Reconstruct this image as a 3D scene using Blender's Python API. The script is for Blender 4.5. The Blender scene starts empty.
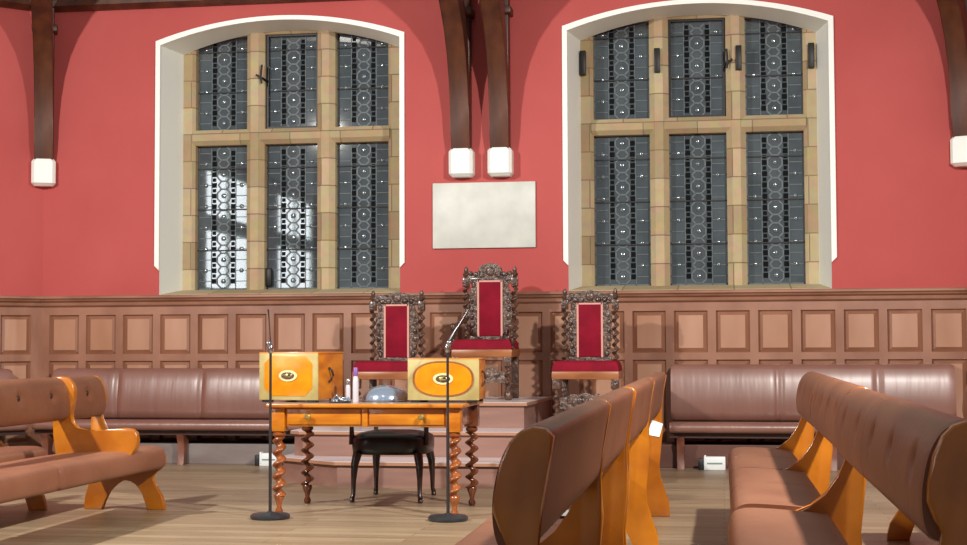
import bpy, bmesh, math, random
from mathutils import Vector, Matrix
random.seed(7)
PI = math.pi
COL = bpy.context.scene.collection

# ------------------------------------------------------------------ helpers
def lin(r, g, b):
    f = lambda c: (c/255/12.92) if c/255 <= .04045 else ((c/255+.055)/1.055)**2.4
    return (f(r), f(g), f(b), 1)

def mat(name, col, rough=.5, metal=0., spec=.5, col2=None, scale=(5, 5, 5), detail=4., bump=0., bump_scale=None,
        mix=(.35, .65), coat=0., emit=None, estr=0.):
    m = bpy.data.materials.new(name); m.use_nodes = True
    nt = m.node_tree; b = nt.nodes['Principled BSDF']
    b.inputs['Base Color'].default_value = col
    b.inputs['Roughness'].default_value = rough
    b.inputs['Metallic'].default_value = metal
    b.inputs['Specular IOR Level'].default_value = spec
    b.inputs['Coat Weight'].default_value = coat
    b.inputs['Coat Roughness'].default_value = .15
    if emit:
        b.inputs['Emission Color'].default_value = emit; b.inputs['Emission Strength'].default_value = estr
    if col2 or bump:
        tc = nt.nodes.new('ShaderNodeTexCoord'); mp = nt.nodes.new('ShaderNodeMapping')
        mp.inputs['Scale'].default_value = scale
        nt.links.new(tc.outputs['Object'], mp.inputs['Vector'])
        n = nt.nodes.new('ShaderNodeTexNoise'); n.inputs['Scale'].default_value = 1; n.inputs['Detail'].default_value = detail
        nt.links.new(mp.outputs['Vector'], n.inputs['Vector'])
        if col2:
            r = nt.nodes.new('ShaderNodeValToRGB')
            r.color_ramp.elements[0].position = mix[0]; r.color_ramp.elements[1].position = mix[1]
            r.color_ramp.elements[0].color = col; r.color_ramp.elements[1].color = col2
            nt.links.new(n.outputs['Fac'], r.inputs['Fac']); nt.links.new(r.outputs['Color'], b.inputs['Base Color'])
        if bump:
            n2 = n
            if bump_scale:
                mp2 = nt.nodes.new('ShaderNodeMapping'); mp2.inputs['Scale'].default_value = bump_scale
                nt.links.new(tc.outputs['Object'], mp2.inputs['Vector'])
                n2 = nt.nodes.new('ShaderNodeTexNoise'); n2.inputs['Scale'].default_value = 1; n2.inputs['Detail'].default_value = 2
                nt.links.new(mp2.outputs['Vector'], n2.inputs['Vector'])
            bp = nt.nodes.new('ShaderNodeBump'); bp.inputs['Strength'].default_value = bump; bp.inputs['Distance'].default_value = .02
            nt.links.new(n2.outputs['Fac'], bp.inputs['Height']); nt.links.new(bp.outputs['Normal'], b.inputs['Normal'])
    return m

class MB:
    """collects shapes into one mesh; each add_* may carry a material index"""
    def __init__(s): s.bm = bmesh.new(); s.mi = 0; s.M = Matrix.Identity(4)
    def v(s, p): return s.bm.verts.new(s.M @ Vector(p))
    def f(s, vs):
        try:
            fc = s.bm.faces.new(vs); fc.material_index = s.mi; return fc
        except ValueError: return None
    def poly(s, pts): return s.f([s.v(p) for p in pts])
    def box(s, x0, x1, y0, y1, z0, z1, bev=0., segs=2):
        vs = [s.v((x, y, z)) for x in (x0, x1) for y in (y0, y1) for z in (z0, z1)]
        fs = [s.f([vs[i] for i in q]) for q in ((0, 1, 3, 2), (4, 6, 7, 5), (0, 4, 5, 1), (2, 3, 7, 6), (0, 2, 6, 4), (1, 5, 7, 3))]
        if bev > 0:
            es = list({e for f in fs for e in f.edges})
            r = bmesh.ops.bevel(s.bm, geom=es, offset=bev, segments=segs, profile=.5, affect='EDGES')
            for f in r['faces']: f.material_index = s.mi
    def prism(s, pts, t0, t1, axis='y', bev=0.):
        """polygon pts extruded; axis y: pts=(x,z); axis x: pts=(y,z); axis z: pts=(x,y)"""
        mk = {'y': lambda p, t: (p[0], t, p[1]), 'x': lambda p, t: (t, p[0], p[1]), 'z': lambda p, t: (p[0], p[1], t)}[axis]
        a = [s.v(mk(p, t0)) for p in pts]; b = [s.v(mk(p, t1)) for p in pts]
        n = len(pts)
        f0 = s.f(a); f1 = s.f(b[::-1])
        for i in range(n): s.f([a[i], b[i], b[(i+1) % n], a[(i+1) % n]])
        if bev > 0:
            es = [e for f in (f0, f1) for e in f.edges]
            r = bmesh.ops.bevel(s.bm, geom=es, offset=bev, segments=2, profile=.5, affect='EDGES')
            for f in r['faces']: f.material_index = s.mi
    def rings(s, rs, close=True, cap=True):
        vs = [[s.v(p) for p in r] for r in rs]
        n = len(rs[0])
        for a, b in zip(vs, vs[1:]):
            for i in range(n if close else n-1):
                s.f([a[i], a[(i+1) % n], b[(i+1) % n], b[i]])
        if cap: s.f(vs[0][::-1]); s.f(vs[-1])
    def lathe(s, prof, c=(0, 0, 0), n=20, cap=True):
        """prof = [(r,z)]"""
        s.rings([[(c[0]+r*math.cos(2*PI*i/n), c[1]+r*math.sin(2*PI*i/n), c[2]+z) for i in range(n)] for r, z in prof], cap=cap)
    def tube(s, pts, r, n=8):
        pts = [Vector(p) for p in pts]; rs = []
        for i, p in enumerate(pts):
            d = (pts[min(i+1, len(pts)-1)]-pts[max(i-1, 0)]).normalized()
            a = d.cross(Vector((0, 0, 1)) if abs(d.z) < .9 else Vector((0, 1, 0))).normalized(); b = d.cross(a)
            rr = r[i] if isinstance(r, (list, tuple)) else r
            rs.append([p+a*rr*math.cos(2*PI*k/n)+b*rr*math.sin(2*PI*k/n) for k in range(n)])
        s.rings(rs)
    def twist(s, x, y, z0, z1, r, e, pitch, n=12, ph=0., taper=None):
        steps = max(8, int((z1-z0)/pitch*12)); rs = []
        for i in range(steps+1):
            t = i/steps; z = z0+(z1-z0)*t; th = ph+2*PI*(z-z0)/pitch
            k = 1. if taper is None else taper(t)
            rs.append([(x+e*k*math.cos(th)+r*k*math.cos(2*PI*j/n), y+e*k*math.sin(th)+r*k*math.sin(2*PI*j/n), z) for j in range(n)])
        s.rings(rs)
    def ball(s, c, rx, ry=None, rz=None, n=12, m=8):
        ry = ry or rx; rz = rz or rx
        rs = []
        for i in range(1, m):
            a = PI*i/m
            rs.append([(c[0]+rx*math.sin(a)*math.cos(2*PI*j/n), c[1]+ry*math.sin(a)*math.sin(2*PI*j/n), c[2]-rz*math.cos(a)) for j in range(n)])
        s.rings(rs)
    def build(s, name, m, parent=None, smooth=True, angle=40., loc=None):
        bmesh.ops.recalc_face_normals(s.bm, faces=s.bm.faces[:])
        me = bpy.data.meshes.new(name); s.bm.to_mesh(me); s.bm.free()
        for k in (m if isinstance(m, (list, tuple)) else [m]): me.materials.append(k)
        if smooth:
            for p in me.polygons: p.use_smooth = True
            me.set_sharp_from_angle(angle=math.radians(angle))
        o = bpy.data.objects.new(name, me); COL.objects.link(o)
        if parent: o.parent = parent
        if loc: o.location = loc
        return o

def tag(o, label=None, cat=None, group=None, kind=None):
    if label: o['label'] = label
    if cat: o['category'] = cat
    if group: o['group'] = group
    if kind: o['kind'] = kind
    return o
def thing(name, label, cat, loc=(0, 0, 0), rz=0., group=None):
    o = bpy.data.objects.new(name, None); COL.objects.link(o)
    o.empty_display_size = .1
    o.location = loc; o.rotation_euler = (0, 0, rz)
    return tag(o, label, cat, group)
def struct(o): o['kind'] = 'structure'; return o
def copy_tree(o, parent=None):
    c = o.copy(); COL.objects.link(c)
    if parent: c.parent = parent
    for ch in list(o.children): copy_tree(ch, c)
    return c

# ------------------------------------------------------------------ camera (calibrated from the room's own lines)
EYE = 1.17
cam = bpy.data.cameras.new('camera'); co = bpy.data.objects.new('camera', cam); COL.objects.link(co)
FPX = 1500.
cam.sensor_width = 36; cam.lens = FPX/967*36; cam.clip_start = .05; cam.clip_end = 200
yaw = math.radians(9.034); pit = math.radians(2.7705); rol = math.radians(.22)
fwd = Vector((-math.sin(yaw)*math.cos(pit), math.cos(yaw)*math.cos(pit), math.sin(pit)))
rt = Vector((math.cos(yaw), math.sin(yaw), 0)); up = rt.cross(fwd)
r2 = rt*math.cos(rol)-up*math.sin(rol); u2 = rt*math.sin(rol)+up*math.cos(rol)
Mc = Matrix((r2, u2, -fwd)).transposed().to_4x4(); Mc.translation = (0, 0, EYE)
co.matrix_world = Mc
bpy.context.scene.camera = co

# ------------------------------------------------------------------ materials
M = {}
M['red'] = mat('red_plaster', lin(176, 78, 75), .75, spec=.3, col2=lin(184, 86, 83), scale=(.8, .8, .8), bump=.04, bump_scale=(40, 40, 40))
M['white'] = mat('white_paint', lin(236, 242, 236), .5, bump=.03, bump_scale=(20, 20, 20))
M['plaster'] = mat('white_plaster', lin(225, 222, 212), .8, bump=.05, bump_scale=(30, 30, 30))
M['beam'] = mat('dark_beam_oak', lin(62, 30, 18), .42, col2=lin(92, 50, 28), scale=(6, 6, 1.2), detail=6, bump=.1)
M['wain'] = mat('panelling_oak', lin(134, 92, 72), .35, col2=lin(158, 114, 92), scale=(2.6, 9, 1.6), detail=5, bump=.03, coat=.2)
M['wain_field'] = mat('panel_field_oak', lin(158, 112, 84), .35, col2=lin(184, 142, 118), scale=(2.2, 9, .7), detail=3, mix=(.3, .7), coat=.2)
M['wain_shade'] = mat('shaded_border_oak', lin(128, 84, 62), .4, col2=lin(150, 104, 80), scale=(2.2, 9, .9), coat=.2)  # recess shade put into a darker border colour
M['step'] = mat('dais_oak', lin(132, 98, 87), .45, col2=lin(148, 112, 100), scale=(1.2, 8, 12), detail=5)
M['tread'] = mat('tread_sheen', lin(196, 186, 190), .28, col2=lin(214, 206, 206), scale=(2, 12, 8), spec=.6)  # varnish sheen of the wooden treads painted in as a pale colour
M['nosing'] = mat('tread_nosing', lin(168, 124, 98), .35)
M['leather'] = mat('bench_leather', lin(124, 79, 55), .42, col2=lin(110, 67, 46), scale=(3, 3, 3), bump=.08, bump_scale=(30, 30, 30), spec=.45)
M['leather_seat'] = mat('seat_leather', lin(142, 95, 71), .45, col2=lin(128, 82, 61), scale=(3, 2, 3), bump=.08, bump_scale=(14, 14, 14), spec=.45)
M['button'] = mat('leather_button', lin(52, 26, 18), .5)
M['wall_leather'] = mat('wall_bench_leather', lin(138, 98, 86), .36, col2=lin(122, 82, 70), scale=(1.4, 2, .8), bump=.3, bump_scale=(9, 4, 1.2), spec=.7, coat=.4)
M['wall_leather'].node_tree.nodes['Principled BSDF'].inputs['Coat Roughness'].default_value = .32
M['oak'] = mat('honey_oak', lin(186, 112, 22), .3, col2=lin(152, 82, 12), scale=(3, 14, 3), detail=5, coat=.4)
M['table'] = mat('honey_walnut', lin(208, 132, 26), .3, col2=lin(176, 96, 14), scale=(4, 5, 14), detail=6, coat=.5)
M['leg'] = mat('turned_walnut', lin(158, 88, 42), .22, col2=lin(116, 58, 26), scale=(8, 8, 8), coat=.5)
M['leg_shaded'] = mat('shaded_turned_walnut', lin(112, 58, 30), .22, col2=lin(76, 36, 18), scale=(8, 8, 8), coat=.5)  # same walnut as the front legs, shade on the back legs coloured in
M['tabletop'] = mat('table_leather_top', lin(150, 132, 122), .3, col2=lin(168, 150, 140), scale=(6, 6, 6), coat=.3)
M['brass'] = mat('brass', lin(206, 190, 120), .3, metal=.75, col2=lin(186, 168, 100), scale=(10, 10, 10))
M['gilt'] = mat('gilt_face', lin(192, 176, 116), .4, metal=.1, col2=lin(172, 154, 98), scale=(8, 8, 8))
M['amber'] = mat('amber_lacquer', lin(228, 146, 8), .3, col2=lin(214, 126, 4), scale=(10, 10, 10), coat=.4)
M['boxwood'] = mat('box_side_wood', lin(206, 128, 30), .35, col2=lin(168, 92, 22), scale=(4, 4, 10), detail=5, coat=.3)
M['carve'] = mat('carved_dark_oak', lin(92, 64, 50), .3, col2=lin(62, 40, 30), scale=(14, 14, 14), bump=.7, bump_scale=(36, 36, 36), coat=.4)
M['carve_light'] = mat('mottled_carved_oak', lin(110, 88, 76), .28, col2=lin(56, 36, 28), scale=(16, 16, 16), bump=.9, bump_scale=(34, 34, 34), coat=.4)  # random pale and dark mottling for the carved parts
M['seat_rail'] = mat('chair_rail_oak', lin(164, 104, 60), .35, col2=lin(134, 78, 42), scale=(3, 12, 12))
M['velvet'] = mat('crimson_velvet', lin(134, 12, 38), .8, col2=lin(118, 8, 32), scale=(8, 8, 8), spec=.2, bump=.06, bump_scale=(60, 60, 60))
M['braid'] = mat('pink_braid', lin(206, 150, 136), .6)
M['black'] = mat('black_leather', lin(18, 18, 20), .3, spec=.5)
M['blackwood'] = mat('ebonised_wood', lin(40, 24, 18), .3, coat=.3)
M['iron'] = mat('black_iron', lin(24, 22, 22), .45, metal=.3)
M['disc'] = mat('black_disc', lin(44, 46, 50), .3, spec=.5)
M['pole'] = mat('gunmetal', lin(74, 72, 74), .3, metal=.7)
M['silver'] = mat('silver', lin(196, 202, 212), .16, metal=1.)
M['steel'] = mat('dull_steel', lin(138, 152, 170), .2, metal=.45, coat=.6)
M['cream'] = mat('cream_enamel', lin(226, 214, 160), .35, coat=.3)
M['purple'] = mat('purple_cap', lin(120, 84, 150), .4)
M['clear'] = mat('pale_plastic', lin(206, 200, 206), .25)
M['socket'] = mat('white_plastic', lin(226, 232, 232), .4)
M['print'] = mat('grey_print', lin(120, 140, 140), .6)
M['dark'] = mat('dark_plastic', lin(26, 28, 30), .5)
M['paper'] = mat('white_paper', lin(240, 240, 236), .7)
M['skirt'] = mat('grey_skirting', lin(128, 118, 114), .6, col2=lin(112, 98, 94), scale=(2, 2, 6))
M['skirt_brown'] = mat('brown_skirting', lin(104, 66, 56), .5, col2=lin(92, 56, 46), scale=(2, 2, 6))
M['darkwood'] = mat('dark_bench_wood', lin(60, 32, 24), .5)
M['legwood'] = mat('bench_leg_wood', lin(140, 90, 70), .4, col2=lin(110, 64, 48), scale=(5, 5, 5))
M['lead'] = mat('lead_came', lin(84, 94, 98), .5)
M['bar'] = mat('saddle_bar', lin(26, 28, 30), .6)
M['glass'] = mat('night_glass', lin(54, 64, 70), .5, spec=0., bump=.055, bump_scale=(14, 14, 14), coat=1., col2=lin(74, 84, 90), scale=(3, 3, 3))
M['glass'].node_tree.nodes['Principled BSDF'].inputs['Coat IOR'].default_value = 2.2
M['glass'].node_tree.nodes['Principled BSDF'].inputs['Coat Roughness'].default_value = .03
M['glass_dark'] = mat('dark_quarry', lin(16, 19, 21), .6, spec=.05)
M['boss'] = mat('glass_boss', lin(110, 122, 128), .14, spec=1., metal=.5, coat=1.)

# stone with block joints
def stone_mat():
    m = mat('honey_limestone', lin(196, 170, 124), .8, spec=.2)
    nt = m.node_tree; b = nt.nodes['Principled BSDF']
    tc = nt.nodes.new('ShaderNodeTexCoord'); sp = nt.nodes.new('ShaderNodeSeparateXYZ'); cb = nt.nodes.new('ShaderNodeCombineXYZ')
    nt.links.new(tc.outputs['Object'], sp.inputs[0])
    nt.links.new(sp.outputs['X'], cb.inputs['X']); nt.links.new(sp.outputs['Z'], cb.inputs['Y'])
    br = nt.nodes.new('ShaderNodeTexBrick'); nt.links.new(cb.outputs[0], br.inputs['Vector'])
    br.inputs['Color1'].default_value = lin(202, 184, 148); br.inputs['Color2'].default_value = lin(172, 148, 114)
    br.inputs['Mortar'].default_value = lin(140, 122, 96)
    br.inputs['Scale'].default_value = 1; br.inputs['Brick Width'].default_value = .55; br.inputs['Row Height'].default_value = .29
    br.inputs['Mortar Size'].default_value = .006; br.offset = .37
    n = nt.nodes.new('ShaderNodeTexNoise'); n.inputs['Scale'].default_value = 9; nt.links.new(tc.outputs['Object'], n.inputs['Vector'])
    mx = nt.nodes.new('ShaderNodeMix'); mx.data_type = 'RGBA'; mx.blend_type = 'MULTIPLY'; mx.inputs[0].default_value = .35
    nt.links.new(br.outputs['Color'], mx.inputs[6]); nt.links.new(n.outputs['Color'], mx.inputs[7])
    nt.links.new(mx.outputs[2], b.inputs['Base Color'])
    return m
M['stone'] = stone_mat()

def floor_mat():
    m = mat('worn_boards', lin(168, 146, 112), .38, spec=.45)
    nt = m.node_tree; b = nt.nodes['Principled BSDF']
    tc = nt.nodes.new('ShaderNodeTexCoord')
    br = nt.nodes.new('ShaderNodeTexBrick'); nt.links.new(tc.outputs['Object'], br.inputs['Vector'])
    br.inputs['Color1'].default_value = lin(168, 148, 120); br.inputs['Color2'].default_value = lin(148, 126, 98)
    br.inputs['Mortar'].default_value = lin(116, 92, 66)
    br.inputs['Scale'].default_value = 1; br.inputs['Brick Width'].default_value = 1.9; br.inputs['Row Height'].default_value = .14
    br.inputs['Mortar Size'].default_value = .003; br.offset = .43
    mp = nt.nodes.new('ShaderNodeMapping'); mp.inputs['Scale'].default_value = (.9, 7, 1); nt.links.new(tc.outputs['Object'], mp.inputs['Vector'])
    n = nt.nodes.new('ShaderNodeTexNoise'); n.inputs['Scale'].default_value = 1.5; n.inputs['Detail'].default_value = 6; nt.links.new(mp.outputs[0], n.inputs['Vector'])
    r = nt.nodes.new('ShaderNodeValToRGB'); r.color_ramp.elements[0].position = .3; r.color_ramp.elements[1].position = .7
    r.color_ramp.elements[0].color = (.55, .52, .5, 1); r.color_ramp.elements[1].color = (1, 1, 1, 1)
    nt.links.new(n.outputs['Fac'], r.inputs['Fac'])
    mx = nt.nodes.new('ShaderNodeMix'); mx.data_type = 'RGBA'; mx.blend_type = 'MULTIPLY'; mx.inputs[0].default_value = .7
    nt.links.new(br.outputs['Color'], mx.inputs[6]); nt.links.new(r.outputs['Color'], mx.inputs[7])
    nt.links.new(mx.outputs[2], b.inputs['Base Color'])
    return m
M['floor'] = floor_mat()

def plaque_mat():
    m = mat('grey_marble', lin(206, 206, 192), .45)
    nt = m.node_tree; b = nt.nodes['Principled BSDF']
    tc = nt.nodes.new('ShaderNodeTexCoord')
    n = nt.nodes.new('ShaderNodeTexNoise'); n.inputs['Scale'].default_value = 5; n.inputs['Detail'].default_value = 5
    nt.links.new(tc.outputs['Object'], n.inputs['Vector'])
    r = nt.nodes.new('ShaderNodeValToRGB'); r.color_ramp.elements[0].position = .3; r.color_ramp.elements[1].position = .7
    r.color_ramp.elements[0].color = lin(192, 196, 188); r.color_ramp.elements[1].color = lin(210, 214, 206)
    nt.links.new(n.outputs['Fac'], r.inputs['Fac']); nt.links.new(r.outputs['Color'], b.inputs['Base Color'])
    return m
M['marble'] = plaque_mat()

# ------------------------------------------------------------------ room shell
WY = 14.9; XL, XR = -7.08, 2.34; ZB = 4.73; ZT = 7.0
WINS = [-4.51, -.227]           # window centres
OH = 1.282                      # half opening at the wall face
SPR, APX, SILL = 4.325, 4.548, 1.70
def arch_z(x, h=OH, spr=SPR, apx=APX):
    s = apx-spr; R = (h*h+s*s)/(2*s)
    return apx-R+math.sqrt(max(0, R*R-x*x))

b = MB(); b.poly([(-9.4, -5, 0), (4.66, -5, 0), (4.66, 12.58, 0), (XR, WY, 0), (XL, WY, 0), (-9.4, 12.58, 0)])
struct(b.build('floor', M['floor'], smooth=False))

b = MB()
edges = [XL]
for c in WINS: edges += [c-OH, c+OH]
edges.append(XR)
for i in (0, 2, 4): b.poly([(edges[i], WY, 0), (edges[i+1], WY, 0), (edges[i+1], WY, ZB), (edges[i], WY, ZB)])
for c in WINS:
    b.poly([(c-OH, WY, 0), (c+OH, WY, 0), (c+OH, WY, SILL), (c-OH, WY, SILL)])
    N = 24
    for k in range(N):
        x0 = -OH+2*OH*k/N; x1 = -OH+2*OH*(k+1)/N
        b.poly([(c+x0, WY, arch_z(x0)), (c+x1, WY, arch_z(x1)), (c+x1, WY, ZB), (c+x0, WY, ZB)])
struct(b.build('wall_back', M['red'], smooth=False))
b = MB(); b.poly([(XL, WY, 0), (-9.4, 12.58, 0), (-9.4, 12.58, ZB), (XL, WY, ZB)]); struct(b.build('wall_left', M['red'], smooth=False))
b = MB(); b.poly([(XR, WY, 0), (4.66, 12.58, 0), (4.66, 12.58, ZB), (XR, WY, ZB)]); struct(b.build('wall_right', M['red'], smooth=False))
for nm, X in (('wall_far_left', -9.4), ('wall_far_right', 4.66)):
    b = MB(); b.poly([(X, 12.58, 0), (X, -5, 0), (X, -5, ZB), (X, 12.58, ZB)]); struct(b.build(nm, M['red'], smooth=False))
# white plaster above the wall plate
b = MB()
pl = [(-9.4, 12.58), (XL, WY), (XR, WY), (4.66, 12.58)]
for p, q in zip(pl, pl[1:]): b.poly([(p[0], p[1], ZB), (q[0], q[1], ZB), (q[0], q[1], ZT), (p[0], p[1], ZT)])
struct(b.build('trim_1', M['plaster'], smooth=False))
# dark wall plate beam
b = MB()
for p, q in zip(pl, pl[1:]):
    p3, q3 = Vector((p[0], p[1], 0)), Vector((q[0], q[1], 0)); d = (q3-p3).normalized(); n = Vector((d.y, -d.x, 0))
    a = [(0, 4.72), (.06, 4.72), (.13, 4.76), (.13, 4.82), (.09, 4.86), (0, 4.86)]
    b.rings([[p3+n*o+Vector((0, 0, z)) for o, z in a], [q3+n*o+Vector((0, 0, z)) for o, z in a]])
struct(b.build('trim_2', M['beam'], smooth=False))

# ------------------------------------------------------------------ windows
def lead_pane(w, z0, z1, name, parent, c, GY):
    """one leaded light: glass sheet, came lattice, dark quarries, round bosses, saddle bars"""
    b = MB(); x0, x1 = c-w/2, c+w/2
    b.mi = 0; b.poly([(x0, GY, z0), (x1, GY, z0), (x1, GY, z1), (x0, GY, z1)])
    def bar(xa, za, xb, zb, t=.007, mi=1, dy=.006):
        b.mi = mi
        d = Vector((xb-xa, 0, zb-za)); L = d.length; d /= L; n = Vector((-d.z, 0, d.x))*t
        p = Vector((xa, 0, za)); q = Vector((xb, 0, zb))
        b.poly([(v.x, GY-dy, v.z) for v in (p-n, q-n, q+n, p+n)])
    # border
    for xa, za, xb, zb in ((x0, z0, x1, z0), (x0, z1, x1, z1), (x0, z0, x0, z1), (x1, z0, x1, z1)):
        bar(xa, za, xb, zb, .014)
    P = .23; A = .2
    for dx in (-.135, .135): bar(c+dx, z0, c+dx, z1, .004)
    k = 0; z = z0+.09
    while z < z1+.05:
        zz = z
        # octagon about the middle boss
        R = .078
        pts = [(c+R*math.cos(PI/8+i*PI/4), zz+R*math.sin(PI/8+i*PI/4)) for i in range(8)]
        for i in range(8):
            p, q = pts[i], pts[(i+1) % 8]
            if max(p[1], q[1]) < z1 and min(p[1], q[1]) > z0: bar(p[0], p[1], q[0], q[1], .008)
        for sx in (-1, 1):
            # dark square quarries in two columns, and links
            for dz in (0, .0575, .115, .1725):
                zq = zz+dz
                if z0+.03 < zq < z1-.03:
                    s = .026 if dz in (0, .115) else .019
                    xq = c+sx*.105
                    b.mi = 2; b.poly([(xq-s, GY-.003, zq-s), (xq+s, GY-.003, zq-s), (xq+s, GY-.003, zq+s), (xq-s, GY-.003, zq+s)])
            if zz+.115 < z1: bar(c+sx*.03, zz+.076, c+sx*.062, zz+.115, .008)
            if zz+.154 < z1: bar(c+sx*.062, zz+.115, c+sx*.03, zz+.154, .008)
            if z0 < zz < z1: bar(c+sx*.135, zz, c+sx*w/2, zz, .004)
            if zz+.115 < z1: bar(c+sx*.135, zz+.115, c+sx*w/2, zz+.115, .004)
        b.mi = 3
        if z0+.04 < zz < z1-.04: b.ball((c, GY-.006, zz), .027, .010, .027, 12, 8)
        for sx in (-1, 1):
            zs = zz+.115
            if z0+.04 < zs < z1-.04 and random.random() < .85:
                b.ball((c+sx*A, GY-.006, zs), .024, .010, .024, 12, 8)
        z += P
    z = z0+.42
    while z < z1-.1:
        bar(x0, z, x1, z, .006, 4, .02); z += .44
    return b.build(name, [M['glass'], M['lead'], M['glass_dark'], M['boss'], M['bar']], parent)

def bevel_bar(b, x0, x1, y0, y1, z0, z1, ch, axis):
    """stone bar with chamfered front arrises"""
    if axis == 'z':
        pr = [(x0, y1), (x0, y0+ch), (x0+ch, y0), (x1-ch, y0), (x1, y0+ch), (x1, y1)]
        b.prism(pr, z0, z1, 'z')
    else:
        pr = [(y1, z0), (y0+ch, z0), (y0, z0+ch), (y0, z1-ch), (y0+ch, z1), (y1, z1)]
        b.prism(pr, x0, x1, 'x')

def window(idx, c, brackets):
    root = bpy.data.objects.new('window_%d' % idx, None); COL.objects.link(root); root['kind'] = 'structure'
    root.location = (c, WY, SILL)
    T = Matrix.Translation((-c, -WY, -SILL))
    def nb():
        m = MB(); m.M = T; return m
    FY = 15.33; GY = 15.45; IH = 1.19
    # splayed white reveal
    b = nb(); N = 24
    def outline(h, y, spr, apx):
        o = [(c-h, y, SILL)]
        for k in range(N+1):
            x = -h+2*h*k/N; o.append((c+x, y, arch_z(x, h, spr, apx)))
        o.append((c+h, y, SILL)); return o
    b.rings([outline(OH, WY, SPR, APX), outline(IH, FY, SPR-.02, APX-.02)], close=False, cap=False)
    b.build('reveal', M['white'], root, angle=30)
    # raised white architrave with dropped ears
    b = nb(); tw = .05
    o1 = [(c-OH, 1.96)]+[(c-OH+2*OH*k/N, arch_z(-OH+2*OH*k/N)) for k in range(N+1)]+[(c+OH, 1.96)]
    o2 = [(c-OH-tw, 2.01)]+[(c-(OH+tw)+2*(OH+tw)*k/N, arch_z(-OH+2*OH*k/N)+tw*.9) for k in range(N+1)]+[(c+OH+tw, 2.01)]
    for i in range(len(o1)-1):
        a, b2, c2, d2 = o1[i], o1[i+1], o2[i+1], o2[i]
        b.rings([[(a[0], WY+.02, a[1]), (a[0], WY-.02, a[1]), (d2[0], WY-.02, d2[1]), (d2[0], WY, d2[1])],
                 [(b2[0], WY+.02, b2[1]), (b2[0], WY-.02, b2[1]), (c2[0], WY-.02, c2[1]), (c2[0], WY, c2[1])]])
    b.build('architrave', M['white'], root, angle=25)
    # sill
    b = nb(); b.prism([(WY+.02, SILL), (WY+.02, SILL+.012), (FY+.02, SILL+.07), (FY+.14, SILL+.07), (FY+.14, SILL)], c-OH, c+OH, 'x')
    b.build('stone_sill', M['stone'], root, smooth=False)
    # stone jambs, mullions, transom
    ZH = 4.62
    for s in (-1, 1):
        b = nb(); xs = sorted((c+s*1.06, c+s*1.30)); bevel_bar(b, xs[0], xs[1], FY, FY+.2, SILL, ZH, .03, 'z'); b.build('stone_jamb', M['stone'], root, angle=20)
    for s in (-1, 1):
        b = nb(); xs = sorted((c+s*.29, c+s*.485)); bevel_bar(b, xs[0], xs[1], FY-.03, FY+.2, SILL+.06, ZH, .055, 'z'); b.build('stone_mullion', M['stone'], root, angle=20)
    b = nb(); bevel_bar(b, c-1.08, c+1.08, FY-.02, FY+.2, 3.32, 3.485, .045, 'x'); b.build('stone_transom', M['stone'], root, angle=20)
    b = nb(); bevel_bar(b, c-1.2, c+1.2, FY, FY+.2, 4.5, 4.66, .03, 'x'); b.build('stone_head', M['stone'], root, angle=20)
    # six leaded lights
    for x, w in ((-.773, .575), (0, .58), (.773, .575)):
        lead_pane(w, SILL+.075, 3.325, 'leaded_light', root, c+x, GY).matrix_parent_inverse = T
        lead_pane(w, 3.48, 4.515, 'leaded_light', root, c+x, GY).matrix_parent_inverse = T
    # iron casement in the middle top light with its stay
    b = nb()
    for a in ((-.29, -.262, 3.485, 4.51), (.262, .29, 3.485, 4.51)): b.box(c+a[0], c+a[1], GY-.05, GY-.012, a[2], a[3])
    for a in ((3.485, 3.512), (4.483, 4.51)): b.box(c-.262, c+.262, GY-.05, GY-.012, a[0], a[1])
    cf = b.build('casement_frame', M['iron'], root, smooth=False)
    b = nb(); sx = -1 if idx == 1 else 1
    b.tube([(c+sx*.275, GY-.05, 4.0), (c+sx*.30, FY-.06, 4.02), (c+sx*.36, FY-.07, 4.05)], .012)
    b.tube([(c+sx*.30, FY-.05, 3.96), (c+sx*.31, FY-.06, 4.02), (c+sx*.30, FY-.05, 4.16)], .011)
    b.build('casement_stay', M['iron'], root)
    if idx == 1:
        b = nb(); b.box(c-.30, c-.22, GY-.06, GY-.012, SILL+.1, SILL+.3, .02); b.build('casement_catch', M['iron'], root)
    if brackets:
        for x in (-1.16, -.40, .42, 1.14):
            b = nb(); b.box(c+x-.03, c+x+.03, FY-.075, FY, 3.94, 4.19, .006); b.build('iron_bracket', M['iron'], root)
    return root
window(1, WINS[0], False); window(2, WINS[1], True)

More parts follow.
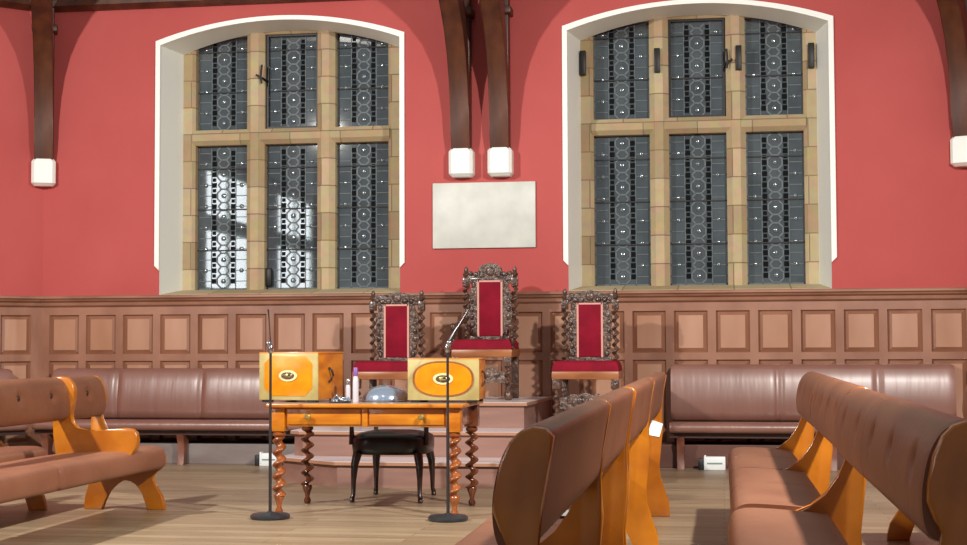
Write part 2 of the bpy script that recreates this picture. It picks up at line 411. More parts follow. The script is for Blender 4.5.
# ------------------------------------------------------------------ panelling
def panelling(name, L, n, Mx, m0=0., m1=0.):
    """local x along the wall, y towards the room is negative"""
    b = MB(); b.M = Mx
    # cap moulding
    pr = [(0, 1.70), (-.15, 1.70), (-.165, 1.69), (-.165, 1.672), (-.14, 1.66), (-.13, 1.645), (-.095, 1.63), (-.085, 1.60), (-.06, 1.585), (0, 1.585)]
    b.prism(pr, 0, L, 'x')
    y0, y1 = -.05, 0
    b.box(0, L, y0, y1, 1.50, 1.59); b.box(0, L, y0, y1, 1.02, 1.09); b.box(0, L, y0, y1, 0, .18)
    p = (L-m0-m1)/n
    for i in range(n+1):
        xa = max(0, m0+i*p-.04) if i else 0; xb = min(L, m0+i*p+.04) if i < n else L
        b.box(xa, xb, y0, y1, .18, 1.02); b.box(xa, xb, y0, y1, 1.09, 1.50)
    o = struct(b.build(name, M['wain'], None, angle=25))
    b = MB(); b.M = Mx
    for i in range(n):
        xa, xb = m0+i*p+.04, m0+(i+1)*p-.04
        for za, zb in ((1.09, 1.50), (.18, 1.02)):
            # sunk border then raised field
            e = .045
            q = [[(xa, y0+.004, za), (xb, y0+.004, za), (xb, y0+.004, zb), (xa, y0+.004, zb)],
                 [(xa+.012, y0+.03, za+.012), (xb-.012, y0+.03, za+.012), (xb-.012, y0+.03, zb-.012), (xa+.012, y0+.03, zb-.012)],
                 [(xa+e, y0+.012, za+e), (xb-e, y0+.012, za+e), (xb-e, y0+.012, zb-e), (xa+e, y0+.012, zb-e)]]
            rs = [[b.v(v) for v in r] for r in q]
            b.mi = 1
            for r, s in zip(rs, rs[1:]):
                for k in range(4): b.f([r[k], r[(k+1) % 4], s[(k+1) % 4], s[k]])
            b.mi = 0; b.f(rs[-1])
    b.build('panel_field', [M['wain_field'], M['wain_shade']], o, smooth=False)
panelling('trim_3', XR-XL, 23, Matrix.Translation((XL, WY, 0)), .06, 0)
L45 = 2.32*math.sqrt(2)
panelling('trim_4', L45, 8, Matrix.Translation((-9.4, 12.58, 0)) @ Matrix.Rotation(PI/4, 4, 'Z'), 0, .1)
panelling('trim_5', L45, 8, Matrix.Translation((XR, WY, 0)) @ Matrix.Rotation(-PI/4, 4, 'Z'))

# ------------------------------------------------------------------ roof brackets on white corbels
def bracket(label, x, y, rz, cw=.25):
    """local +d runs along -Y (into the room) before rotation"""
    t = thing('roof_bracket', label, 'bracket', (x, y, 2.86), rz, 'timber roof brackets on white corbels')
    w = .095
    b = MB(); b.box(-w, w, -.15, -.0, .27, 2.6, .012); b.build('wall_post', M['beam'], t)
    lo = [(.15, .28), (.185, .45), (.21, .70), (.27, .98), (.37, 1.2), (.53, 1.42), (.76, 1.62), (1.1, 1.82), (1.6, 2.02)]
    hi = [(1.6, 2.3), (1.05, 2.12), (.68, 1.92), (.42, 1.68), (.26, 1.4), (.17, 1.1), (.14, .8), (.12, .28)]
    b = MB(); b.prism([(-d, z) for d, z in lo+hi], -w, w, 'x', .01); b.build('curved_brace', M['beam'], t)
    b = MB()
    b.box(-w-.035, w+.035, -.23, 0, 1.62, 1.70, .015)
    b.build('moulded_collar', M['beam'], t)
    h = cw/2
    b = MB()
    lv = [(.0, .095, .13), (.03, .122, .165), (.255, .122, .165), (.285, .10, .15)]
    b.rings([[(-a, 0, z), (-a, -d+.03, z), (-a+.03, -d, z), (a-.03, -d, z), (a, -d+.03, z), (a, 0, z)] for z, a, d in lv])
    b.build('plaster_corbel', M['white'], t, angle=30)
    return t
bracket('dark timber roof bracket on a white corbel in the left corner of the wall', XL, WY, math.radians(22.5))
bracket('left one of the paired timber roof brackets above the marble plaque', -2.575, WY, 0)
bracket('right one of the paired timber roof brackets above the marble plaque', -2.18, WY, 0)
bracket('dark timber roof bracket on a white corbel at the far right edge', XR, WY, math.radians(-22.5))

# plaque
b = MB(); b.box(-.525, .525, -.03, 0, 0, .665, .008)
t = b.build('wall_plaque', M['marble'], None, loc=(-2.36, WY, 2.145))
tag(t, 'pale grey marble plaque on the red wall between the windows', 'plaque')

# ------------------------------------------------------------------ dais
t = thing('dais', 'three-tier wooden dais with pale treads below the carved chairs', 'platform', (-2.2, 12.15, 0))
T = Matrix.Translation((2.2, -12.15, 0))
WB = 14.84
def step(pts, z0, z1, ov=.03):
    b = MB(); b.M = T; b.prism(pts, z0, z1-.03, 'z'); s = b.build('riser', M['step'], t, smooth=False)
    cx = sum(p[0] for p in pts)/len(pts)
    p2 = [(x+(ov if x > cx else -ov), y-(ov if y < WB-.01 else 0)) for x, y in pts]
    b = MB(); b.M = T; b.prism(p2, z1-.03, z1-.004, 'z'); b.build('nosing', M['nosing'], s, smooth=False)
    p3 = [(x+(ov-.004 if x > cx else -ov+.004), y-(ov-.004 if y < WB-.01 else 0)) for x, y in pts]
    b = MB(); b.M = T; b.prism(p3, z1-.012, z1, 'z'); b.build('tread', M['tread'], s, smooth=False)
step([(-3.17, 12.17), (-1.25, 12.17), (-.7, 12.62), (-.7, WB), (-3.78, WB), (-3.78, 12.66)], 0, .21)
step([(-3.62, 12.72), (-.82, 12.72), (-.74, 12.8), (-.74, WB), (-3.72, WB), (-3.72, 12.8)], .21, .43)
step([(-2.66, 13.27), (-1.75, 13.27), (-1.70, WB), (-2.7, WB)], .43, .66)

# ------------------------------------------------------------------ carved throne chairs
def throne(label, x, y, z, sc, arms):
    """origin at floor below the back; front towards -Y"""
    t = thing('throne_chair', label, 'chair', (x, y, z), 0, 'carved chairs on the dais')
    W = .237; SD = .56; ST = .47 if arms else .50; CU = .09
    # twisted back posts
    for s in (-1, 1):
        b = MB(); px = s*W
        b.box(px-.032, px+.032, -.02, .044, 0, ST+.06, .006)
        b.twist(px, .012, ST+.06, 1.07, .022, .014, .075, 10, ph=s)
        b.box(px-.032, px+.032, -.02, .044, 1.07, 1.16, .006)
        b.lathe([(.012, 1.16), (.03, 1.175), (.034, 1.195), (.018, 1.215), (.022, 1.235), (.008, 1.265)], (px, .012, 0), 12)
        b.build('back_post', M['carve'], t)
    # crest
    b = MB()
    if arms:
        pts = [(-.22, 1.10), (.22, 1.10), (.225, 1.17), (.19, 1.21), (.15, 1.19), (.115, 1.2), (.11, 1.25), (.07, 1.285), (0, 1.30), (-.07, 1.285), (-.11, 1.25), (-.115, 1.2), (-.15, 1.19), (-.19, 1.21), (-.225, 1.17)]
    else:
        pts = [(-.22, 1.13), (.22, 1.13), (.225, 1.2), (.19, 1.225), (.14, 1.21), (.1, 1.22), (.06, 1.24), (0, 1.25), (-.06, 1.24), (-.1, 1.22), (-.14, 1.21), (-.19, 1.225), (-.225, 1.2)]
    b.prism(pts, -.012, .035, 'y', .008)
    top = 1.22 if arms else 1.19
    b.ball((0, -.015, top), .045, .02, .045)
    for s in (-1, 1):
        for dx, dz, r in ((.08, -.03, .03), (.14, -.03, .026), (.19, -.02, .024)): b.ball((s*dx, -.015, top+dz), r, .018, r)
    b.build('carved_crest', M['carve_light'], t)
    # carved surround of the back, with a bowed outer edge, around the velvet panel
    z0, z1 = ST+.12, 1.13; hw = .115
    b = MB(); N = 14
    for s in (-1, 1):
        out = []; inn = []
        for k in range(N+1):
            q = k/N; zz = z0+(z1-z0)*q
            o = hw+.045+.05*math.sin(PI*q)**.6+.008*math.sin(q*PI*6)
            out.append((s*min(o, .215), zz)); inn.append((s*(hw-.005), zz))
        for k in range(N):
            b.rings([[(inn[k][0], -.02, inn[k][1]), (out[k][0], -.012, out[k][1]), (out[k][0], .03, out[k][1]), (inn[k][0], .03, inn[k][1])],
                     [(inn[k+1][0], -.02, inn[k+1][1]), (out[k+1][0], -.012, out[k+1][1]), (out[k+1][0], .03, out[k+1][1]), (inn[k+1][0], .03, inn[k+1][1])]])
        for k in range(7):
            q = (k+.5)/7; b.ball((s*(hw+.04+.025*math.sin(PI*q)), -.02, z0+(z1-z0)*q), .02, .016, .032)
    b.box(-.2, .2, -.015, .03, z0-.05, z0+.01, .008); b.box(-.2, .2, -.015, .03, z1-.01, z1+.03, .008)
    b.build('back_frame', M['carve_light'], t)
    b = MB(); b.box(-hw, hw, -.028, .02, z0+.005, z1-.005, .006); bp = b.build('back_panel', M['velvet'], t)
    b = MB()
    for a in ((-hw-.008, -hw+.010), (hw-.010, hw+.008)): b.box(a[0], a[1], -.034, -.02, z0, z1)
    b.box(-hw, hw, -.034, -.02, z1-.016, z1)
    b.build('braid', M['braid'], bp)
    # seat
    hs = .285 if arms else .305
    b = MB(); b.box(-hs, hs, -SD, -.0, ST-.075, ST, .012); b.build('seat_rail', M['seat_rail'], t)
    b = MB()
    rs = []
    for k in range(6):
        q = k/5; ins = .03*(q**2.5); rs.append([(-hs+.005+ins, -SD+.005+ins, ST+CU*q), (hs-.005-ins, -SD+.005+ins, ST+CU*q), (hs-.005-ins, -.03, ST+CU*q), (-hs+.005+ins, -.03, ST+CU*q)])
    b.rings(rs); b.build('seat_cushion', M['velvet'], t, angle=60)
    # front legs: turned; stretcher carved
    for s in (-1, 1):
        b = MB(); px = s*(hs-.04); py = -SD+.04
        b.box(px-.035, px+.035, py-.035, py+.035, ST-.16, ST-.07, .006)
        b.twist(px, py, .12, ST-.16, .024, .013, .08, 10, ph=s)
        b.lathe([(.03, 0), (.042, .02), (.042, .06), (.026, .085), (.034, .12)], (px, py, 0), 14)
        b.build('leg', M['carve'], t)
    b = MB()
    pts = []
    for k in range(17):
        q = k/16; pts.append((-hs+.07+(2*hs-.14)*q, .25+.05*math.sin(PI*q)+.012*math.cos(q*PI*8)))
    pts += [(hs-.07, .15), (.1, .17), (0, .145), (-.1, .17), (-hs+.07, .15)]
    b.prism(pts, -SD+.025, -SD+.055, 'y', .006)
    for dx in (-.14, -.05, .05, .14): b.ball((dx, -SD+.025, .235), .03, .016, .03)
    b.build('carved_stretcher', M['carve_light'], t)
    for s in (-1, 1):
        b = MB(); b.box(s*(hs-.04)-.018, s*(hs-.04)+.018, -SD+.07, -.0, .1, .14, .006)
        b.build('side_stretcher', M['carve'], t)
    if arms:
        for s in (-1, 1):
            b = MB(); px = s*(hs-.01)
            b.twist(px, -SD+.09, ST, ST+.2, .02, .01, .07, 10)
            b.build('arm_post', M['carve'], t)
            b = MB()
            b.tube([(s*W, -.01, ST+.29), (px, -.16, ST+.25), (px, -.34, ST+.22), (px, -SD+.07, ST+.22), (px, -SD+.03, ST+.19)], [.02, .025, .025, .03, .026], 10)
            b.ball((px, -SD+.05, ST+.21), .037, .037, .035)
            b.build('armrest', M['carve'], t)
    return t
throne('tall carved armchair with red velvet, highest on the dais centre', -2.205, 14.28, .662, 1, True)
throne('carved red velvet chair left of the tallest one, behind the silver bowl', -3.075, 14.06, .432, 1, False)
throne('carved red velvet chair on the right of the tallest one', -1.225, 14.06, .432, 1, False)

# ------------------------------------------------------------------ debating benches
PANEL = [(0, 0), (0, .03), (.02, .10), (.075, .17), (.10, .22), (.085, .27), (.04, .305), (.008, .32), (0, .35), (0, .39), (.012, .41), (.05, .42),
         (.15, .42), (.25, .43), (.33, .465), (.40, .522), (.455, .60), (.485, .67), (.494, .71),
         (.468, .745), (.452, .79), (.455, .83), (.468, .90), (.49, .948), (.515, .973), (.545, .983), (.575, .979), (.592, .960),
         (.577, .88), (.563, .80), (.548, .72), (.558, .64), (.563, .58), (.548, .45), (.53, .35), (.535, .27), (.57, .19), (.60, .10), (.605, .03), (.605, 0),
         (.47, 0), (.46, .06), (.42, .14), (.37, .19), (.33, .215), (.29, .222), (.25, .215), (.21, .19), (.165, .13), (.135, .05), (.13, 0)]
ARM = [(.02, .40), (.02, .445), (-.02, .47), (-.035, .51), (-.04, .55), (-.03, .60), (0, .625), (.06, .632), (.15, .625), (.25, .61), (.33, .605), (.40, .62), (.44, .66), (.455, .71),
       (.44, .745), (.425, .79), (.42, .83), (.415, .90), (.43, .94), (.47, .98), (.52, .99), (.575, .985), (.594, .965), (.578, .88), (.565, .80), (.556, .72), (.567, .64), (.57, .58), (.55, .45), (.53, .40)]
PADF = [(.553, .735), (.53, .70), (.49, .685), (.458, .70), (.444, .745), (.442, .80), (.448, .85), (.462, .905), (.486, .95), (.516, .976), (.546, .984), (.574, .978), (.589, .960), (.575, .88), (.563, .80)]
SEATF = [(.41, .32), (.30, .305), (.12, .30), (.03, .305), (-.004, .32), (-.016, .36), (-.014, .41), (.002, .445), (.03, .463), (.08, .470), (.2, .468), (.3, .462), (.38, .455), (.41, .44)]

def dense(p, k=4):
    n = len(p); o = []
    for i in range(n):
        a, b_, c, d = (Vector(p[(i+j) % n]) for j in (-1, 0, 1, 2))
        for q in range(k):
            t_ = q/k
            v = .5*((2*b_)+(c-a)*t_+(2*a-5*b_+4*c-d)*t_*t_+(3*b_-a-3*c+d)*t_**3); o.append((v.x, v.y))
    return o
def loft(prof, y0, y1, n, endr, dims=(), wob=0., seams=()):
    """soft cushion lofted along y; ends drawn in, buttons dimpled, seams pinched"""
    prof = dense(prof)
    b = MB(); cu = sum(p[0] for p in prof)/len(prof); cz = sum(p[1] for p in prof)/len(prof)
    rs = []
    for i in range(n+1):
        y = y0+(y1-y0)*i/n
        d = min(y-y0, y1-y); k = 1 if d > endr else .965+.035*math.sqrt(max(0, 1-(1-d/endr)**2))
        for sm in seams: k -= .10*math.exp(-((y-sm)/.018)**2)
        r = []
        for u, z in prof:
            uu = cu+(u-cu)*k; zz = cz+(z-cz)*k
            if wob: zz += wob*math.sin(y*3.1+u*9)*(1 if z > cz else 0)
            for by, bu, bz in dims:
                g = math.exp(-((y-by)**2+(z-bz)**2)/.0013)
                if u < .52: uu += .03*g
            r.append((uu, y, zz))
        rs.append(r)
    b.rings(rs)
    return b

def bench(label, x0, y0, y1, face, mids=(), arm_at=None, seat_rear=.41, pad_cuts=(), group='long leather debating benches', buttons=.5):
    """u=0 (seat front) lies at world x0; face=-1: seat looks to -X (u runs +X); face=+1: looks to +X (u runs -X)"""
    t = thing('debating_bench', label, 'bench', (x0, y0, 0), 0, group)
    if face > 0: t.scale = (1, 1, .978)
    sg = 1 if face < 0 else -1
    def place(b):
        if sg < 0:
            for v in b.bm.verts: v.co.x = -v.co.x
        for v in b.bm.verts: v.co.y -= y0
        return b
    th = .045
    ys = [y0]+list(mids)+[y1]
    for i, y in enumerate(ys):
        a = y if i == 0 else (y-th if i == len(ys)-1 else y-th/2)
        b = MB(); b.prism(PANEL, a, a+th, 'y', .007); place(b).build('side_panel', M['oak'], t, angle=50)
    if arm_at:
        b = MB(); b.prism(ARM, arm_at, arm_at+.06, 'y', .012); place(b).build('arm_panel', M['oak'], t, angle=50)
    cuts = sorted(ys+list(pad_cuts)+([arm_at] if arm_at else []))
    for i in range(len(ys)-1):
        a = ys[i]+(th if i == 0 else th/2)+.002; c = ys[i+1]-(th if i == len(ys)-2 else th/2)-.002
        sm = [(a+c)/2]
        b = loft([(u if u < .25 else .25+(u-.25)*(seat_rear-.25)/.16, z) for u, z in SEATF], a, c, int((c-a)/.03), .05, wob=.003, seams=sm); place(b).build('seat_cushion', M['leather_seat'], t, angle=60)
    for i in range(len(cuts)-1):
        lo_arm = arm_at and abs(cuts[i]-arm_at) < 1e-6
        a = cuts[i]+(.062 if lo_arm else (th if i == 0 else (0 if cuts[i] in pad_cuts else th/2)))+.002
        c = cuts[i+1]-((th if i == len(cuts)-2 else (0 if cuts[i+1] in pad_cuts else th/2)) if not (arm_at and abs(cuts[i+1]-arm_at) < 1e-6) else 0)-.002
        nb = max(1, round((c-a)/buttons)); dm = [(a+(c-a)*(k+.5)/nb, .458, .86) for k in range(nb)]
        b = loft(PADF, a, c, int((c-a)/.022), .04, dims=dm)
        b.mi = 1
        for by, bu, bz in dm: b.ball((.472, by, bz), .011, .021, .021, 10, 6)
        place(b).build('back_cushion', [M['leather'], M['button']], t, angle=60)
    return t
bench('nearest leather bench right of the table, rounded dark end panel facing the camera', -.974, 3.40, 6.62, -1, mids=(5.2,))
bench('leather bench right of the table and beyond the nearest, white note on its end panel', -.972, 6.69, 10.37, -1, mids=(8.55,))
bench('nearest leather bench at the right edge with a large rounded end panel', .03, 3.74, 6.62, -1, pad_cuts=(5.4,))
bench('leather bench at the right, beyond the nearest one, its long empty seat in view', .045, 6.70, 10.45, -1, mids=(8.72,))
bench('leather bench behind the right-hand row, only its wooden foot showing', .955, 6.0, 9.3, -1)
bench('leather bench at the left front with a scrolled oak armrest', -3.95, 6.80, 10.33, 1, arm_at=9.68, seat_rear=.53)
bench('leather bench behind the front left one, only its seat end and foot showing', -4.80, 6.8, 10.22, 1, seat_rear=.53)

# papers lying about
b = MB(); b.box(-.05, .05, -.105, .105, 0, .002)
p = b.build('paper_sheet', M['paper'], None, smooth=False, loc=(-.69, 6.25, .4705)); p.rotation_euler = (0, 0, .1)
tag(p, 'small white paper lying on a bench seat behind the nearest end panel', 'paper')
b = MB(); b.prism([(-.05, -.045), (.03, -.06), (.055, .03), (-.02, .055)], -.002, 0, 'y')
p = b.build('paper_note', M['paper'], None, smooth=False, loc=(-.462, 10.322, .60))
tag(p, 'small white note stuck on the end panel of the far bench right of the table', 'paper')

# ------------------------------------------------------------------ wall benches
def wall_bench(label, L, zt, Mx, seams, legs, ends=True):
    t = thing('wall_bench', label, 'bench', (0, 0, 0), 0, 'leather benches along the panelled wall')
    t.matrix_world = Mx
    SF = [(-.14, .34), (-.60, .335), (-.685, .34), (-.705, .365), (-.705, .40), (-.69, .425), (-.64, .437), (-.4, .43), (-.14, .425)]
    BF = [(-.065, .43), (-.22, .43), (-.262, .45), (-.275, .52), (-.268, .68), (-.25, .80), (-.222, zt-.05), (-.195, zt-.012), (-.16, zt), (-.10, zt), (-.065, zt-.02)]
    def strip(prof, xs, pin):
        b = MB(); rs = []
        cy = sum(p[0] for p in prof)/len(prof); cz = sum(p[1] for p in prof)/len(prof)
        N = int(L/.03)
        for i in range(N+1):
            x = L*i/N; d = min(x, L-x); k = 1 if d > .05 else .93+.07*math.sqrt(max(0, 1-(1-d/.05)**2))
            g = sum(math.exp(-((x-s)/.02)**2) for s in xs)
            rs.append([(x, (cy+(y-cy)*k)+(pin*g if y < cy else 0), cz+(z-cz)*k-(.3*pin*g if z > cz else 0)) for y, z in prof])
        b.rings(rs); return b
    strip(SF, seams, .0).build('seat_cushion', M['wall_leather'], t, angle=60)
    strip(BF, seams, .022).build('back_cushion', M['wall_leather'], t, angle=60)
    b = MB(); b.box(0, L, -.62, -.06, .29, .335); b.build('seat_board', M['darkwood'], t)
    for x in legs:
        b = MB(); pr = [(-.66, 0), (-.57, 0), (-.56, .08), (-.53, .2), (-.45, .28), (-.45, .3), (-.68, .3), (-.66, .27), (-.62, .2), (-.64, .08)]
        b.prism(pr, x-.035, x+.035, 'x', .008); b.build('leg', M['legwood'], t)
    return t
wall_bench('leather wall bench left of the dais under the left window', 3.0, .945, Matrix.Translation((-6.86, WY, 0)), [.72, 1.62, 2.5], [.12, 1.55, 2.85])
wall_bench('leather wall bench right of the dais under the right window', 2.66, .975, Matrix.Translation((-.50, WY, 0)), [1.02, 1.95], [.1, 1.5, 2.5])
wall_bench('leather wall bench along the angled wall at the far left', 2.8, .945, Matrix.Translation((-9.4, 12.58, 0)) @ Matrix.Rotation(PI/4, 4, 'Z') @ Matrix.Translation((.1, 0, 0)), [.9, 1.8], [.2, 2.3])
# skirting ducts below the benches
b = MB(); b.box(-6.55, -3.80, 14.36, WY-.05, 0, .20, .006); struct(b.build('baseboard_left', M['skirt'], smooth=False))
b = MB(); b.box(-.68, 2.2, 14.40, WY-.05, 0, .22, .006); struct(b.build('baseboard_right', M['skirt_brown'], smooth=False))

# white socket boxes below the wall benches
def socket(label, x, y, w, h, mirror):
    t = thing('socket_box', label, 'box', (x, y, 0), 0)
    b = MB(); b.box(-w/2, w/2, -.03, .05, 0, h, .008); b.build('body', M['socket'], t)
    b = MB(); b.box(-w/2+.03*1, w/2-.03, -.034, -.03, h*.45, h*.56); b.build('printed_strip', M['print'], t, smooth=False)
    b = MB(); s = -1
    b.box(-w/2-.05, -w/2-.002, -.02, .05, .0, h*.85, .006); b.build('end_cap', M['dark'], t)
    b = MB(); b.box(-w/2+.004, -w/2+.022, -.036, .04, .03, h+.012, .004); b.build('clip', M['socket'], t)
socket('white box on the floor below the right-hand wall bench', -.085, 14.2, .2, .125, 1)
socket('white box on the floor below the left-hand wall bench', -4.38, 14.2, .19, .125, 1)

# ------------------------------------------------------------------ writing table
TX, TY = -2.44, 10.15
t = thing('writing_table', 'honey-coloured writing table with barley-twist legs in front of the dais', 'table', (TX, TY, 0))
hw, dp = .62, .72
LX = hw; ZTOP = .77
for i, (sx, y) in enumerate(((-1, 0), (1, 0), (-1, dp), (1, dp))):
    b = MB(); x = sx*(hw-.0)
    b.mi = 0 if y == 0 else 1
    b.box(x-.05, x+.05, y-.045, y+.055, .575, ZTOP-.025, .008)
    b.mi = 1
    b.lathe([(.03, .575), (.044, .565), (.044, .55), (.03, .535)][::-1], (x, y, 0), 16)
    b.twist(x, y, .13, .535, .034 if y == 0 else .03, .015 if y == 0 else .021, .083, 14, ph=1.2*i)
    b.lathe([(.018, 0), (.026, .012), (.026, .03), (.016, .05), (.022, .08), (.036, .115), (.036, .13), (.03, .14)], (x, y, 0), 16)
    b.build('leg', [M['table'], M['leg'] if y == 0 else M['leg_shaded']], t)
b = MB()
b.box(-hw+.05, hw-.05, -.025, .0, .61, ZTOP-.025, .004); b.box(-hw+.05, hw-.05, dp+.01, dp+.035, .61, ZTOP-.025, .004)
b.mi = 1
for s in (-1, 1): b.box(s*hw-.02, s*hw+.02, .05, dp-.04, .61, ZTOP-.025, .004)
b.build('apron', [M['table'], M['leg']], t)
for s in (-1, 1):
    b = MB(); xs = sorted((s*.03, s*(hw-.065))); b.box(xs[0], xs[1], -.036, -.02, .625, ZTOP-.035, .004); d = b.build('drawer', M['table'], t)
    b = MB(); cx = s*.40; b.lathe([(.008, 0), (.008, .014), (.018, .024), (.02, .034), (.012, .042)], (0, 0, 0), 14)
    for v in b.bm.verts: v.co = Vector((cx+v.co.x, -.036-v.co.z, .68+v.co.y))
    b.build('knob', M['brass'], d)
b = MB(); b.box(-.02, .02, -.04, -.02, .61, ZTOP-.025, .003); b.build('drawer_divider', M['table'], t)
b = MB(); b.box(-hw-.075, hw+.075, -.085, dp+.085, ZTOP-.028, ZTOP, .008, 3); tp = b.build('tabletop', M['table'], t)
b = MB(); b.box(-hw-.06, hw+.06, -.075, dp+.07, ZTOP-.004, ZTOP+.001); b.build('leather_inlay', M['tabletop'], tp, smooth=False)
TZ = ZTOP+.001

# ------------------------------------------------------------------ despatch boxes
def ell(a, c, n, p=2.):
    o = []
    for i in range(n):
        th = 2*PI*i/n; cs, sn = math.cos(th), math.sin(th)
        o.append((a*math.copysign(abs(cs)**(2/p), cs), c*math.copysign(abs(sn)**(2/p), sn)))
    return o
def despatch(label, x, y, rz, w, d, h, oval):
    t = thing('despatch_box', label, 'box', (x, y, TZ), rz, 'despatch boxes on the table')
    for sx in (-1, 1):
        for sy in (.03, d-.03):
            b = MB(); b.box(sx*(w/2-.05)-.035, sx*(w/2-.05)+.035, sy-.025, sy+.025, 0, .022, .004); b.build('foot', M['dark'], t)
    b = MB(); b.box(-w/2, w/2, .012, d, .02, h-.012, .006); b.build('case', M['boxwood'], t)
    b = MB(); b.box(-w/2-.006, w/2+.006, .0, d+.006, h-.014, h, .005); b.build('lid', M['boxwood'], t)
    b = MB(); b.box(-w/2-.004, w/2+.004, 0, .014, .016, h-.004, .004); fp = b.build('front_plate', M['gilt'], t)
    zc = (h+.02)/2
    b = MB()
    if oval: pts = ell(w*.41, h*.37, 40, 2.4)
    else:
        a, c, k = w*.415, h*.40, .055
        pts = [(-a+k, -c), (a-k, -c), (a, -c+k), (a, c-k), (a-k, c), (-a+k, c), (-a, c-k), (-a, -c+k)]
    b.prism([(u, zc+v) for u, v in pts], -.004, .002, 'y', .0015); b.build('amber_panel', M['amber'], fp, angle=30)
    if oval:
        b = MB(); o1 = ell(w*.435, h*.40, 40, 2.4); o2 = ell(w*.405, h*.365, 40, 2.4)
        vs1 = [b.v((u, -.005, zc+v)) for u, v in o1]; vs2 = [b.v((u, -.005, zc+v)) for u, v in o2]
        for k in range(40): b.f([vs1[k], vs1[(k+1) % 40], vs2[(k+1) % 40], vs2[k]])
        b.build('panel_border', M['seat_rail'], fp)
    b = MB(); b.prism([(u, zc+v) for u, v in ell(.072, .040, 32)], -.010, -.003, 'y', .002); em = b.build('escutcheon', M['cream'], fp, angle=30)
    b = MB(); b.prism([(u, zc+v) for u, v in ell(.052, .026, 28)], -.0115, -.009, 'y'); b.build('escutcheon_inset', M['carve_light'], em, angle=30)
    b = MB(); b.ball((0, -.012, zc+.002), .032, .008, .015); b.build('keyhole_boss', M['brass'], em)
    b = MB(); b.ball((.012, -.018, zc+.006), .012, .004, .007); b.build('keyhole', M['dark'], em)
    # side handle
    b = MB()
    b.tube([(w/2+.002, d*.42, zc-.05), (w/2+.022, d*.44, zc-.03), (w/2+.024, d*.5, zc-.0), (w/2+.022, d*.44, zc+.04), (w/2+.002, d*.42, zc+.055)], .009)
    b.build('side_handle', M['carve'], t)
    return t
despatch('amber box with an octagonal front panel at the left end of the table', -3.035, 10.28, math.radians(-11), .455, .42, .355, False)
despatch('amber box with an oval front panel at the right end of the table', -1.925, 10.30, math.radians(-1), .50, .28, .31, True)

# ------------------------------------------------------------------ table silver
t = thing('silver_dish', 'domed silver dish on the table between the amber boxes', 'dish', (-2.385, 10.52, TZ))
b = MB(); b.lathe([(.12, 0), (.178, .004), (.182, .012), (.17, .016)], n=36); b.build('rim', M['silver'], t)
b = MB(); b.lathe([(.17, .014), (.165, .04), (.145, .07), (.10, .098), (.05, .112), (.01, .116)], n=36, cap=True); b.build('dome', M['steel'], t)
def bottle(label, x, y, h, r, capm):
    t = thing('slim_bottle', label, 'bottle', (x, y, TZ), 0, 'slim bottles on the table')
    b = MB(); b.lathe([(r*.9, 0), (r, .006), (r, h*.6), (r*.92, h*.68), (r*.7, h*.74), (r*.7, h*.76)], n=16); b.build('body', M['clear'], t)
    b = MB(); b.lathe([(r*.78, h*.75), (r*.8, h*.97), (r*.6, h)], n=16); b.build('cap', capm, t)
bottle('tall slim pale bottle with a purple cap beside the silver dish', -2.566, 10.36, .245, .021, M['purple'])
bottle('short slim pale bottle left of the purple-capped one', -2.622, 10.36, .165, .017, M['silver'])
t = thing('metal_fitting', 'small bright metal fitting at the front of the table beside the left box', 'fitting', (-2.635, 10.2, TZ))
b = MB(); b.box(-.075, .07, -.03, .03, 0, .012, .004); b.build('base', M['dark'], t)
b = MB(); b.lathe([(.03, .012), (.032, .02), (.022, .04), (.01, .05), (.004, .056)], (-.035, 0, 0), 18); b.build('dome', M['silver'], t)
b = MB(); b.tube([(-.06, -.02, .018), (-.02, -.028, .058), (.01, -.02, .03), (.055, -.03, .02)], .009); b.build('lever', M['silver'], t)
b = MB(); b.box(.02, .065, -.025, .02, .012, .04, .006); b.build('clasp', M['steel'], t)

# ------------------------------------------------------------------ microphone stands
def mic(label, x, y, lean):
    t = thing('microphone_stand', label, 'microphone stand', (x, y, 0), 0, 'microphone stands before the table')
    b = MB(); b.lathe([(.128, 0), (.135, .008), (.135, .022), (.122, .034), (.03, .042), (.018, .05)], n=36); b.build('base', M['disc'], t)
    b = MB(); b.lathe([(.011, .045), (.011, .6), (.009, .62), (.009, 1.13)], n=12); b.build('pole', M['pole'], t)
    b = MB(); b.lathe([(.012, 1.12), (.02, 1.13), (.02, 1.165), (.012, 1.18)], n=12); b.ball((.012*lean, -.012, 1.185), .019, .019, .022); b.build('clip', M['silver'], t)
    b = MB()
    if lean < 0: b.tube([(0, 0, 1.17), (-.004, 0, 1.24), (-.014, .01, 1.34), (-.018, .0, 1.42)], [.007, .004, .004, .006], 8)
    else: b.tube([(0, 0, 1.17), (.045, .0, 1.25), (.095, .0, 1.33), (.145, 0, 1.41), (.155, -.01, 1.44)], [.012, .012, .005, .005, .008], 8)
    b.build('gooseneck_microphone', M['pole'], t)
mic('thin microphone stand with a black disc base before the left end of the table', -3.045, 9.89, -1)
mic('thin microphone stand with a slanting microphone before the right end of the table', -1.825, 9.93, 1)

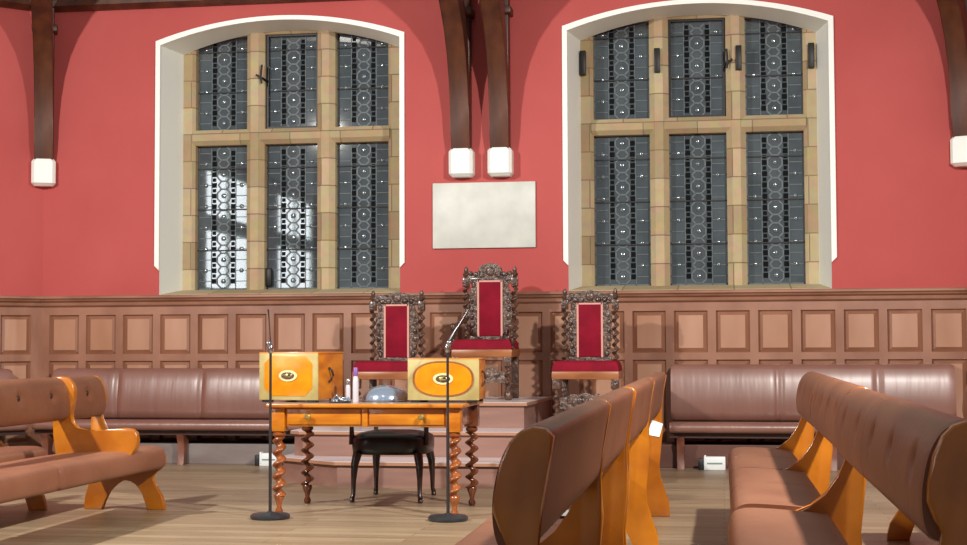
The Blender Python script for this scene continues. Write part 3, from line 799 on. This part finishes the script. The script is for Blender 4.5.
# ------------------------------------------------------------------ black chair under the table
t = thing('black_armchair', 'low black leather armchair pushed behind the table', 'chair', (-2.50, 11.3, 0))
b = MB(); rs = []
for z, k in ((.35, .93), (.36, .98), (.40, 1.0), (.46, 1.0), (.485, .96), (.505, .82), (.52, .55), (.526, .2)):
    r = []
    for u, v in ell(.30*k, .30*k, 36, 3.2): r.append((u, v, z))
    rs.append(r)
b.rings(rs); b.build('seat', M['black'], t, angle=60)
for sx, sy in ((-.24, -.30), (.265, -.30), (-.20, .27), (.25, .27)):
    b = MB(); f = -1 if sy < 0 else 1
    b.tube([(sx*.92, sy*.85, .36), (sx*.98, sy*.95, .28), (sx*1.0, sy*1.0, .16), (sx, sy*1.02, .06), (sx*1.03, sy*1.06, .03)], [.036, .03, .02, .016, .02], 10)
    b.lathe([(.012, 0), (.02, .006), (.02, .02), (.012, .03)], (sx*1.03, sy*1.06, 0), 10); b.build('leg', M['blackwood'], t)
for s in (-1, 1):
    b = MB(); b.tube([(s*.285, -.17, .42), (s*.29, -.16, .55), (s*.285, -.18, .63)], [.024, .016, .022], 8); b.build('arm_support', M['blackwood'], t)
    b = MB(); b.tube([(s*.285, -.2, .64), (s*.295, -.02, .65), (s*.275, .16, .67), (s*.2, .27, .69)], [.026, .022, .022, .024], 8); b.build('armrest', M['black'], t)
    b = MB(); b.tube([(s*.2, .255, .36), (s*.2, .27, .55), (s*.2, .28, .72)], .018, 8); b.build('back_post', M['blackwood'], t)
b = MB(); b.tube([(-.21, .275, .70), (-.1, .30, .715), (0, .305, .72), (.1, .30, .715), (.21, .275, .70)], .024, 8); b.build('back_rail', M['black'], t)

# ------------------------------------------------------------------ glowing panels added out of view, mirrored as bright patches in the leaded lights
M['lit'] = mat('added_glow', lin(235, 240, 245), .5, emit=(.9, .96, 1, 1), estr=6.)  # glow added for the reflections, no known source
for k, (yc, hw_) in enumerate(((3.35, 1.25), (-1.2, 1.3))):
    root = bpy.data.objects.new('window_%d' % (3+k), None); COL.objects.link(root); root['kind'] = 'structure'; root.location = (-9.4, yc, 2.2)  # made-up window shapes that carry the added glow
    b = MB()
    for ya, yb in ((-hw_, -.05), (.05, hw_)):
        for za, zb in ((0.05, 1.1), (1.4, 2.2)): b.poly([(.02, ya, za), (.02, yb, za), (.02, yb, zb), (.02, ya, zb)])
    b.build('glow_panes', M['lit'], root, smooth=False)
    b = MB(); b.box(.0, .08, -hw_-.15, -hw_, -.1, 2.35); b.box(.0, .08, hw_, hw_+.15, -.1, 2.35); b.box(.0, .08, -.05, .05, 0, 2.2)
    b.box(.0, .08, -hw_, hw_, 1.1, 1.4); b.box(.0, .08, -hw_, hw_, 2.2, 2.35); b.box(.0, .08, -hw_, hw_, -.1, .05)
    b.build('frame', M['white'], root, smooth=False)

# ------------------------------------------------------------------ lights
def lamp(name, loc, e, col, r, aim=None, size=130):
    l = bpy.data.lights.new(name, 'SPOT' if aim else 'POINT'); l.energy = e; l.color = col; l.shadow_soft_size = r
    o = bpy.data.objects.new(name, l); COL.objects.link(o); o.location = loc
    if aim:
        l.spot_size = math.radians(size); l.spot_blend = 1.
        o.rotation_euler = (Vector(aim)-Vector(loc)).to_track_quat('-Z', 'Y').to_euler()
lamp('hall_light', (2.4, 6.0, 4.8), 2700, (1, .96, .90), .13, (-2.6, 12.8, -2.2), 140)
lamp('hall_light', (-6.65, 6.0, 4.8), 2300, (1, .965, .91), .13, (-3.6, 12.6, .2), 155)
lamp('hall_light', (-2.6, 5.0, 6.4), 200, (1, .96, .9), .4, (-2.4, 11, 0), 120)  # added weak fill light, not one of the hall's lamps
w = bpy.data.worlds.new('hall_ambient'); bpy.context.scene.world = w; w.use_nodes = True
w.node_tree.nodes['Background'].inputs[0].default_value = (1, .98, .96, 1)
w.node_tree.nodes['Background'].inputs[1].default_value = .25
sc = bpy.context.scene
sc.view_settings.view_transform = 'Standard'; sc.view_settings.look = 'None'; sc.view_settings.exposure = 0; sc.view_settings.gamma = 1
